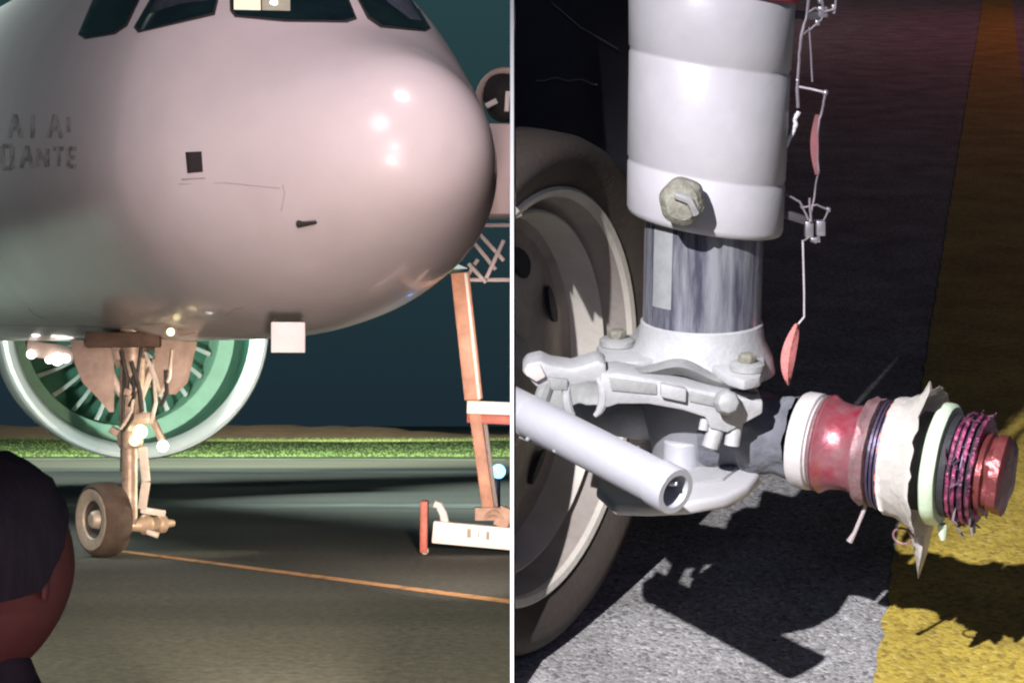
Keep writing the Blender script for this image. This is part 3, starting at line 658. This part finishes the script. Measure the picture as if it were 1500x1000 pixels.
# yoke below the piston
zt = .358+.112
def plate(outline, z, th): return MB().prism([LZ(x, y, z) for x, y in outline], (0, 0, -th))
b = MB(); b.rev([(.07, .094), (.09, .090), (.112, .079), (.132, .0765), (.134, .074)], SA, Z, 64, cap=False); rb(b, 'yoke_collar', cast)
b = plate([(874, 506), (886, 494), (905, 488), (925, 489), (938, 470), (985, 478), (1050, 486), (1119, 490), (1121, 538), (1114, 551), (1090, 556), (1066, 549), (1045, 536), (1022, 522), (1005, 518), (985, 520), (960, 526), (930, 529), (900, 530), (882, 522)], .358+.098, .014)
rb(b, 'yoke_plate', cast, bevel=.004)
for x, y, r in ((904, 505, .0225), (1094, 541, .021)):
    c = LZ(x, y, .358+.099)
    b = MB(); b.rev([(0, r), (.007, r), (.009, r*.86), (.010, .002)], c, Z, 24); bo_ = rb(b, 'boss', cast2)
    b = MB(); b.rev([(.009, r*.55), (.018, r*.55), (.020, r*.42), (.0205, .002)], c, Z, 6); rb(b, 'bolt', dirty, bo_, .0012)
# curved web between the two plates
b = MB(); P = []
for i in range(25):
    u = i/24.; px = 885+u*225; up = 534+28*u-22*math.exp(-((px-1000)/42)**2)
    lo = up+16+8*math.exp(-((px-1010)/40)**2)
    P.append([LY(px, up, 2.075), LY(px, (up+lo)/2, 2.058), LY(px, lo, 2.072), LY(px, lo+2, 2.12), LY(px, up-3, 2.12)])
b.grid(P, False, True); rb(b, 'curved_web', cast2, sharp=40)
# cross beam with sunk panels
b = MB(); b.prism([LY(x, y, 2.045) for x, y in ((880, 548), (905, 546), (960, 556), (1030, 572), (1118, 588), (1117, 606), (1088, 622), (1066, 634), (1040, 628), (1034, 612), (1000, 601), (950, 592), (905, 592), (888, 598), (879, 590))], (0, .045, .004)); cb = rb(b, 'cross_beam', cast, bevel=.003)
for poly in (((892, 553), (962, 563), (962, 578), (896, 572)), ((1010, 574), (1050, 583), (1049, 596), (1010, 588))):
    b = MB(); b.prism([LY(x, y, 2.0425) for x, y in poly], (0, .004, 0)); rb(b, 'beam_panel', cast2, cb, .0008)
b = MB(); b.prism([LY(x, y, 2.036) for x, y in ((968, 562), (1006, 570), (1005, 590), (968, 582))], (0, .012, 0)); rb(b, 'beam_rib', cast, cb, .002)
c = LY(1063, 589, 2.03)
b = MB(); b.rev([(0, .016), (.008, .0155), (.016, .0125), (.018, .002)], c, (.1, -1, .25), 8); rb(b, 'bolt', cast2, bevel=.001)
for x0, y0, x1, y1, r in ((1052, 618, 1040, 655, .0105), (1078, 612, 1072, 652, .0095), (1034, 608, 1030, 630, .006)):
    b = MB(); b.tube([LY(x0, y0, 2.06), LY(x1, y1, 2.055)], r, 14); rb(b, 'link_pin', cast)
# left lug arm and its brackets
b = MB(); b.prism([LY(x, y, 2.05) for x, y in ((764, 545), (772, 533), (792, 528), (806, 535), (838, 540), (876, 528), (888, 534), (890, 560), (862, 560), (840, 566), (812, 560), (800, 574), (784, 566))], (0, .04, .004)); la = rb(b, 'lug_arm', cast, bevel=.004)
b = MB(); b.prism([LY(x, y, 2.042) for x, y in ((768, 540), (792, 536), (800, 552), (786, 560), (770, 550))], (0, .012, 0)); rb(b, 'lug_face', mat('warm_casting', (.62, .54, .50), .6, 0, .2, 40), la, .002)
b = MB(); b.prism([LY(x, y, 2.044) for x, y in ((802, 553), (832, 556), (832, 572), (808, 572))], (0, .01, 0)); rb(b, 'lug_pad', cast2, la, .002)
for cx, a0_, a1_, rx, ry in ((846, 150, 250, 16, 30), (862, -65, 60, 22, 32)):
    b = MB(); pts = [LY(cx+rx*math.cos(R_(a)), 580+ry*math.sin(R_(-a)), 2.05) for a in range(a0_, a1_+1, 10)]
    b.tube(pts, [.003+.0032*math.sin(math.pi*i/(len(pts)-1)) for i in range(len(pts))], 10); rb(b, 'clip', cast)
b = MB(); b.tube([LY(827, 566, 2.05), LY(832, 592, 2.05)], .0045, 8); rb(b, 'clip', cast)
# rounded foot under the leg with a short post on it
b = plate([(874, 712), (884, 672), (920, 650), (965, 638), (1010, 634), (1055, 638), (1090, 652), (1112, 676), (1113, 694), (1095, 712), (1062, 726), (1010, 735), (950, 738), (900, 736)], .358-.045, .017); rb(b, 'foot_plate', mat('foot_white', (.50, .49, .50), .45, .1, .15, 20, .05, 90), bevel=.006, bseg=3)
b = plate([(905, 690), (940, 664), (1000, 655), (1060, 662), (1085, 680), (1060, 700), (990, 712), (930, 712)], .358-.041, .010); rb(b, 'foot_land', cast, bevel=.003)
b = MB(); b.rev([(-.05, .0235), (.0, .0235), (.002, .022), (.003, .012), (-.005, .010), (-.0055, .001)], LZ(1000, 646, .358-.012), Z, 32); rb(b, 'post', alu)
b = MB(); b.rev([(-.10, .055), (-.03, .06), (.02, .072), (.075, .072), (.08, .06)], SA, Z, 40); rb(b, 'leg_core', mat('core_grey', (.22, .22, .23), .6, .2, .3, 20))
# towing tube in front, open at its near end
T0, T1 = LY(742, 592, 2.02), LY(990, 720, 1.80); ta = (T1-T0).normalized(); TL = (T1-T0).length
b = MB(); b.rev([(0, .0205), (0, .0242), (TL*.14, .0242), (TL*.142, .0252), (TL*.155, .0252), (TL*.157, .0245), (TL*.90, .0248), (TL*.905, .0262), (TL*.985, .0264), (TL, .0252), (TL, .0185), (TL*.97, .0170), (TL*.80, .0165), (TL*.79, .001)], T0, ta, 48, cap=False); tt = rb(b, 'towing_tube', alu)
b = MB(); b.tube([T1-ta*.012+Vector((-.012, 0, .004)), T1-ta*.004+Vector((.004, 0, .008))], .003, 8); rb(b, 'split_pin', chrome, tt)
for k in range(4):
    p = T0+ta*TL*(.2+.17*k)+Vector((-.012, -.014, -.021+.004*k)); b = MB(); b.ball(p+Vector((0, -.002, .003)), .0028, 8); rb(b, 'rivet', cast2, tt)
b = MB(); b.tube([LY(764, 634, 1.99), LY(794, 644, 1.98)], .0075, 14); rb(b, 'stop_pin', cast)
b = MB(); b.tube([T0.lerp(T1, .2)+Vector((0, .03, .0)), LY(800, 566, 2.06)], .010, 10); rb(b, 'tube_strut', cast2)

# sound wheel on the far side
C = A-n_*.235; RR = .2825
rimp = mat('wheel_beige_grey', (.66, .61, .53), .55, .1, .25, 12, .1, 90)
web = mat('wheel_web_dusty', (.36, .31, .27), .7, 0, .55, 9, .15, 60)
b = MB(); b.rev([(-.10, RR*.96), (-.005, RR*.985), (.004, RR*1.0), (.010, RR*1.0), (.013, RR*.985), (.010, RR*.958), (.002, RR*.950)], C, n_, 96, cap=False)
wh = rb(b, 'wheel_rim', rimp, sharp=40)
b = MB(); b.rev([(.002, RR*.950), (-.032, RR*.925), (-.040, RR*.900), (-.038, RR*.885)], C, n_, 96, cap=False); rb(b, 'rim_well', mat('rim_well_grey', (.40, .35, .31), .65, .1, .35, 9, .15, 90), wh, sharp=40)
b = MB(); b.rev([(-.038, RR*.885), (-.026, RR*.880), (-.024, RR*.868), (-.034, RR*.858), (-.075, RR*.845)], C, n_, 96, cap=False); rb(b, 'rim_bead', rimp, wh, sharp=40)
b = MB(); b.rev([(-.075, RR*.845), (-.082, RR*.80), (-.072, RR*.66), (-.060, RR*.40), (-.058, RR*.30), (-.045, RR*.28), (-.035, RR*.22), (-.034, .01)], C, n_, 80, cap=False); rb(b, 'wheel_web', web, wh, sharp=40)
zz = Z; yy_ = n_.cross(Z)
def wp(ang, r, s): return C+n_*s+(zz*math.cos(ang)+(-yy_)*math.sin(ang))*r
for k in range(9):
    a = R_(20+40*k); c = wp(a, RR*.63, -.067)
    b = MB(); ur = (c-C).normalized(); ut = n_.cross(ur)
    b.prism([c+ur*.022*math.cos(R_(q_))+ut*.030*math.sin(R_(q_))*(1+.3*math.cos(R_(q_))) for q_ in range(0, 360, 24)], n_*.006); rb(b, 'vent_hole', black, wh)
b = MB(); prof = [(.004, RR*.99), (.012, RR*1.02), (.022, RR*1.06), (.033, RR*1.12), (.034, RR*1.17), (.024, RR*1.215), (.004, RR*1.243), (-.03, RR*1.256), (-.034, RR*1.245), (-.040, RR*1.245), (-.044, RR*1.258), (-.09, RR*1.262), (-.13, RR*1.25), (-.17, RR*1.21), (-.18, RR*1.1), (-.16, RR*.98)]
b.rev(prof, C, n_, 120, cap=False); rb(b, 'tyre', mat('tyre_side_rubber', (.060, .047, .038), .7, 0, .4, 10, .15, 120), sharp=50)
b = MB(); b.rev([(-.22, .035), (-.06, .035), (-.05, .05), (.04, .05)], A, n_, 32); rb(b, 'axle', cast2)

# wrecked hub: rings and torn pieces along the bare axle
HN = (n_-Z*.028).normalized()
def U(u): return .132+(u-.112)*.783
n_0 = n_; n_ = HN
def hub(prof, name, m, fr=None, seg=64, sharp=40, cap=True): 
    b = MB(); b.rev([(U(a), r) for a, r in prof], A, n_, seg, fr=fr, cap=cap, e=Z); return rb(b, name, m, sharp=sharp)
whp = mat('sleeve_white', (.52, .49, .48), .5, 0, .25, 30, .1, 120)
redm = mat('red_stained_steel', (.27, .028, .05), .30, .35, .35, 16, .10, 120, col2=(.27, .13, .14), thr=(.36, .60))
rust = mat('reddish_grey_flange', (.20, .09, .09), .5, .3, .45, 40, .2, 160, col2=(.22, .15, .16))
purp = mat('purple_scorched_disc', (.10, .075, .13), .4, .5, .5, 30, .1, 150)
torn = mat('torn_white_fibre', (.74, .70, .65), .75, 0, .14, 26, .25, 120)
gre = mat('pale_green_ring', (.52, .64, .46), .5, 0, .15, 18, .1, 90)
mag = mat('magenta_scorched_metal', (.34, .06, .15), .35, .4, .7, 55, .5, 170, col2=(.06, .02, .04), thr=(.40, .60))
ora = mat('orange_red_tab', (.66, .15, .08), .6, 0, .25, 30)
hub([(.02, .030), (.40, .028), (.43, .026)], 'bare_axle', mat('axle_dark', (.10, .09, .10), .4, .6, .4, 20))
hub([(.112, .044), (.110, .058), (.116, .0605), (.138, .0605), (.140, .056), (.143, .056)], 'sleeve_collar', whp)
hub([(.143, .0575), (.147, .0600), (.150, .0600), (.152, .0570)], 'retaining_ring', rust)
hub([(.152, .0605), (.156, .0615), (.160, .0590), (.170, .0550), (.190, .0525), (.206, .0545), (.214, .0590), (.216, .0595)], 'red_sleeve', redm)
hub([(.216, .0580), (.217, .0650), (.220, .0660), (.226, .0640), (.232, .0655), (.237, .0660), (.239, .0600), (.241, .05)], 'flange', rust, fr=lambda t, k, a: 1+.05*noise.noise((math.cos(t)*2.5, math.sin(t)*2.5, k*.5))+.015*math.sin(11*t))
b = MB(); s0 = A+n_*U(.228)-Z*.06; b.tube([s0+Vector((-.005, -.01, .02)), s0+Vector((-.008, -.012, -.01)), s0+Vector((-.018, -.012, -.04)), s0+Vector((-.024, -.012, -.052))], [.002, .0025, .0025, .0042], 8); rb(b, 'loose_strand', mat('strand_grey', (.36, .30, .30), .6))
for k, (u0, r) in enumerate(((.243, .0660), (.2495, .0675), (.256, .0680))):
    hub([(u0, .05), (u0+.0005, r), (u0+.0042, r), (u0+.005, .05)], 'brake_disc', purp, fr=lambda t, k2, a, k=k: 1+.035*noise.noise((math.cos(t)*2.2, math.sin(t)*2.2, k*1.9)))
for k in range(26):
    a = 2*math.pi*k/26; c = A+n_*U(.266)+(Z*math.cos(a)+n_.cross(Z)*math.sin(a))*.0655
    b = MB(); ur = (c-A-n_*U(.266)).normalized(); b.box(c, .010, .006+random.random()*.004, .010, Matrix((n_, n_.cross(ur), ur)).transposed()); rb(b, 'brake_tooth', ora if k % 3 else purp)
# torn fibre collar: ragged cone with a long tail below and a spike above
b = MB(); P = []; SEG = 72
for i in range(SEG):
    t = 2*math.pi*i/SEG; up = math.cos(t)
    c_, s_ = math.cos(t), math.sin(t)
    edge = .058+.014*noise.noise((c_*2, s_*2, 5))+.006*noise.noise((c_*7, s_*7, 1))
    r1 = .080
    up_sp = math.exp(-((t if t < math.pi else t-2*math.pi)-.45)**2/.03)
    dn_sp = math.exp(-((t-math.pi-.25)/.15)**2)
    row = []
    for j in range(7):
        u = j/6.
        rr = .072+.019*u*u+.034*up_sp*u**2+.085*dn_sp*u**1.5+.0025*noise.noise((c_*5, s_*5, u*5))
        aa = .262+edge*u*(1-.35*dn_sp*u)+.010*up_sp*u
        row.append(A+n_*U(aa)+(Z*c_+n_.cross(Z)*s_)*rr)
    P.append(row)
b.grid(P, True, False); bmesh.ops.solidify(b.bm, geom=b.bm.faces[:], thickness=.0035); rb(b, 'torn_collar', torn, sharp=60)
for a, u, w in ((R_(205), .272, .016), (R_(222), .274, .018), (R_(188), .270, .014)):
    c = A+n_*U(u)+(Z*math.cos(a)+n_.cross(Z)*math.sin(a))*.0745; ur = (c-A-n_*U(u)).normalized()
    b = MB(); b.box(c, .014, w, .004, Matrix((n_, n_.cross(ur), ur)).transposed()); rb(b, 'torn_tab', ora, bevel=.001)
hub([(.300, .05), (.302, .060), (.318, .060), (.322, .05)], 'dark_gap_drum', black)  # black colour stands for the shade in the gap between rings
hub([(.326, .050), (.327, .0700), (.330, .0735), (.336, .0740), (.344, .0735), (.349, .0700), (.350, .050)], 'green_ring', gre, fr=lambda t, k, a: 1+.02*math.sin(2*t+1)+.008*math.sin(9*t))
b = MB(); s1 = A+n_*U(.342)-Z*.072+Vector((0, -.01, 0)); b.tube([s1, s1+Vector((.001, 0, -.012)), s1+Vector((.002, 0, -.02))], [.006, .005, .003], 8); rb(b, 'green_drip', gre)
hub([(.350, .055), (.352, .062), (.362, .062), (.364, .055)], 'dark_gap_drum', black)
for k, (u0, r, m_) in enumerate(((.364, .0630, mag), (.3700, .0600, black), (.3735, .0655, mag), (.3815, .0610, purp), (.3850, .0660, mag), (.3930, .0620, black), (.3955, .0640, mag))):
    hub([(u0, .045), (u0+.0006, r-.001), (u0+.002, r), (u0+.0062, r-.0004), (u0+.007, .045)], 'scorched_ring', m_, fr=lambda t, k2, a, k=k: 1+.03*noise.noise((math.cos(t)*5, math.sin(t)*5, k*2.3))+.012*math.sin(23*t+k)*(k != 1), seg=96)
rnd = random.Random(4)
b = MB()
for k in range(26):
    a = rnd.uniform(0, 2*math.pi); u = rnd.uniform(.366, .404); dirv = Z*math.cos(a)+n_.cross(Z)*math.sin(a); tv = n_.cross(dirv)
    c = A+n_*U(u)+dirv*.064; p1 = c+n_*rnd.uniform(-.006, .010)+tv*rnd.uniform(-.02, .02)+dirv*rnd.uniform(.001, .005); p2 = p1+n_*rnd.uniform(-.004, .008)+tv*rnd.uniform(-.012, .012)+dirv*rnd.uniform(-.006, .004)
    b.tube([c, p1, p2], [.0010, .0012, .0008], 5)
tag(rb(b, 'frayed_wire', mat('frayed_purple_wire', (.13, .07, .11), .45, .4, .5, 60)), kind='stuff')
b = MB()
for k in range(9):
    a = rnd.gauss(math.pi, .45); u = rnd.uniform(.365, .41); dirv = Z*math.cos(a)+n_.cross(Z)*math.sin(a); tv = n_.cross(dirv); c = A+n_*U(u)+dirv*.060
    p1 = c+dirv*rnd.uniform(.006, .014)+tv*rnd.uniform(-.015, .015); p2 = p1+n_*rnd.uniform(-.004, .012)+dirv*rnd.uniform(-.002, .010); b.tube([c, p1, p2], [.0014, .0018, .0012], 5)
tag(rb(b, 'hanging_wire', mat('grey_hanging_wire', (.20, .17, .19), .45, .4, .4, 60)), kind='stuff')
hub([(.402, .046), (.404, .0500), (.412, .0505), (.414, .044), (.420, .044), (.422, .0470), (.436, .0465), (.440, .040), (.441, .02)], 'axle_nut', mat('red_steel_nut', (.24, .06, .06), .35, .5, .5, 40, .2, 120), fr=lambda t, k, a: 1+.05*math.cos(6*t)*(k > 2)+.16*noise.noise((math.cos(t)*1.6, math.sin(t)*1.6, k*.35)))
b = MB(); c0 = A+n_*U(.285)-Z*.088; b.tube([c0+n_*.012*math.cos(R_(q_))+Z*(.010*math.sin(R_(q_))-.012) for q_ in range(0, 331, 22)], .0016, 6); rb(b, 'broken_clip', rust)
# slack dark boot hanging over the inner axle
b = MB(); P = []
for j in range(14):
    u = .02+.105*j/13.
    P.append([A+n_*u+(Z*math.cos(2*math.pi*i/40)+n_.cross(Z)*math.sin(2*math.pi*i/40))*(.046+.016*math.sin(u*60)**2*.4+.016*(1-j/13.)*math.exp(-((i-8)/9.)**2)+.009*noise.noise((math.cos(i*.157)*3, math.sin(i*.157)*3, u*40))) for i in range(40)])
b.grid(P, False, True); rb(b, 'fabric_boot', mat('dark_grey_boot', (.13, .135, .155), .85, 0, .35, 20, .35, 90), sharp=80)

# wiring down the right side of the leg, with connectors
hw_ = mat('bright_wire', (.60, .55, .58), .4, .3, .3, 60); cn = mat('connector_metal', (.42, .40, .42), .35, .7, .4, 50)
Yw = 2.16
def wire(pts, r, name='wire', m=hw_, parent=None):
    P = [LY(x, y, Yw+(.004*noise.noise((x*.1, y*.1, 0)))) for x, y in pts]
    Q = []
    for i in range(len(P)-1):
        for k in range(4): Q.append(P[i].lerp(P[i+1], k/4.)+Vector((.0006*random.uniform(-1, 1), 0, 0)))
    Q.append(P[-1]); b = MB(); b.tube(Q, r, 8); return rb(b, name, m, parent)
dw = mat('dim_wire', (.20, .17, .19), .5, .2, .4, 60)
wr = wire([(1186, -30), (1182, 20), (1174, 50), (1170, 90), (1168, 128), (1169, 158)], .0022, 'wiring_harness', dw)
wire([(1168, 127), (1190, 131), (1209, 136)], .0014, 'wire', hw_, wr); wire([(1209, 136), (1205, 160), (1199, 180), (1196, 215), (1199, 250)], .0016, 'wire', dw, wr)
for x, y, r in ((1209, 136, .0038), (1168, 118, .003)):
    b = MB(); b.ball(LY(x, y, Yw), r, 10); rb(b, 'wire_terminal', cn, wr)
b = MB(); P = [];
for i in range(14):
    u = i/13.; y = 168+u*88; w = 6+6*math.sin(math.pi*u); x = 1197-4*math.sin(math.pi*u)
    P.append([LY(x-w*.5, y, Yw-.004), LY(x+w*.5, y, Yw), LY(x+w*.5, y, Yw+.004), LY(x-w*.5, y, Yw)])
b.grid(P, False, True); rb(b, 'red_strap', mat('dull_red_strap', (.32, .12, .13), .7, 0, .3, 60), wr)
wire([(1170, 164), (1163, 176), (1166, 182), (1157, 202), (1148, 220), (1150, 226), (1140, 244), (1134, 262), (1130, 274)], .0028, 'ragged_lit_edge', mat('ragged_edge_white', (.78, .76, .78), .5, 0, .4, 200, .5, 400), wr)  # white colour stands for light caught on a broken bracket edge
wire([(1146, 174), (1152, 182)], .0018, 'wire', hw_, wr); wire([(1122, 290), (1128, 298), (1131, 312), (1126, 328)], .0030, 'ragged_lit_edge', MATS['ragged_edge_white'], wr)
for x, y, w, hh in ((1186, 337, 12, 24), (1203, 335, 13, 22), (1195, 352, 14, 7), (1214, 308, 6, 6), (1206, 18, 14, 16), (1198, 34, 7, 8), (1222, 14, 6, 14), (1202, 2, 6, 8), (1176, 304, 5, 5)):
    b = MB(); b.prism([LY(x-w/2, y-hh/2, Yw), LY(x+w/2, y-hh/2, Yw), LY(x+w/2, y+hh/2, Yw), LY(x-w/2, y+hh/2, Yw)], (0, .012, 0)); rb(b, 'connector', cn, wr, .0012)
wire([(1186, 40), (1190, 120)], .0012, 'wire', dw, wr); wire([(1186, 290), (1188, 325)], .0016, 'wire', dw, wr)
for pts, r in (([(1134, 262), (1150, 284), (1172, 296), (1176, 304), (1184, 322)], .0014), ([(1176, 304), (1196, 300), (1214, 308), (1206, 324)], .0012), ([(1184, 348), (1176, 354)], .0012),
               ([(1182, 20), (1194, 12), (1206, 18), (1222, 14)], .0016), ([(1206, 26), (1198, 34), (1186, 44), (1174, 52)], .0013), ([(1206, 18), (1203, -20)], .0018), ([(1222, 20), (1228, -20)], .0016),
               ([(1199, 250), (1194, 280), (1186, 325)], .0012), ([(1200, 345), (1195, 356), (1188, 352)], .0014)):
    wire(pts, r, 'wire', dw, wr)
for q0, q1 in (((1128, 306), (1190, 326)), ((1132, 20), (1206, 24))):
    b = MB(); b.beam(LY(*q0, 2.16), LY(*q1, 2.17), .010, .012); rb(b, 'clip_bracket', mat('bracket_dark', (.10, .09, .10), .5, .4, .3, 40), wr, .001)
# tag on its own thin wire
tg = thing('warning_tag', 'small pinkish red oval tag hanging on a thin wire right of the chrome piston', 'tag', LY(1160, 520, Yw), M_BANK)
P = [LY(x, y, Yw) for x, y in ((1176, 352), (1177, 390), (1178, 430), (1178, 464), (1168, 476))]
b = MB(); b.tube(P, .0013, 8); b.build('wire', hw_, tg)
b = MB(); P = []
for i in range(17):
    u = i/16.; y = 474+u*90; hwid = 11.5*math.sin(math.pi*min(1, u*.92+.06))**.8+.6; x = 1168-14*math.sin(u*math.pi*.62)
    P.append([LY(x-hwid, y, Yw), LY(x, y, Yw-.006), LY(x+hwid*.8, y, Yw), LY(x, y, Yw+.006)])
b.grid(P, False, True); b.build('tag_body', mat('pink_red_tag', (.66, .22, .20), .6, 0, .35, 60, .2, 160), tg, sharp=60)

for o in bpy.data.objects:
    if '_b' in o: del o['_b']
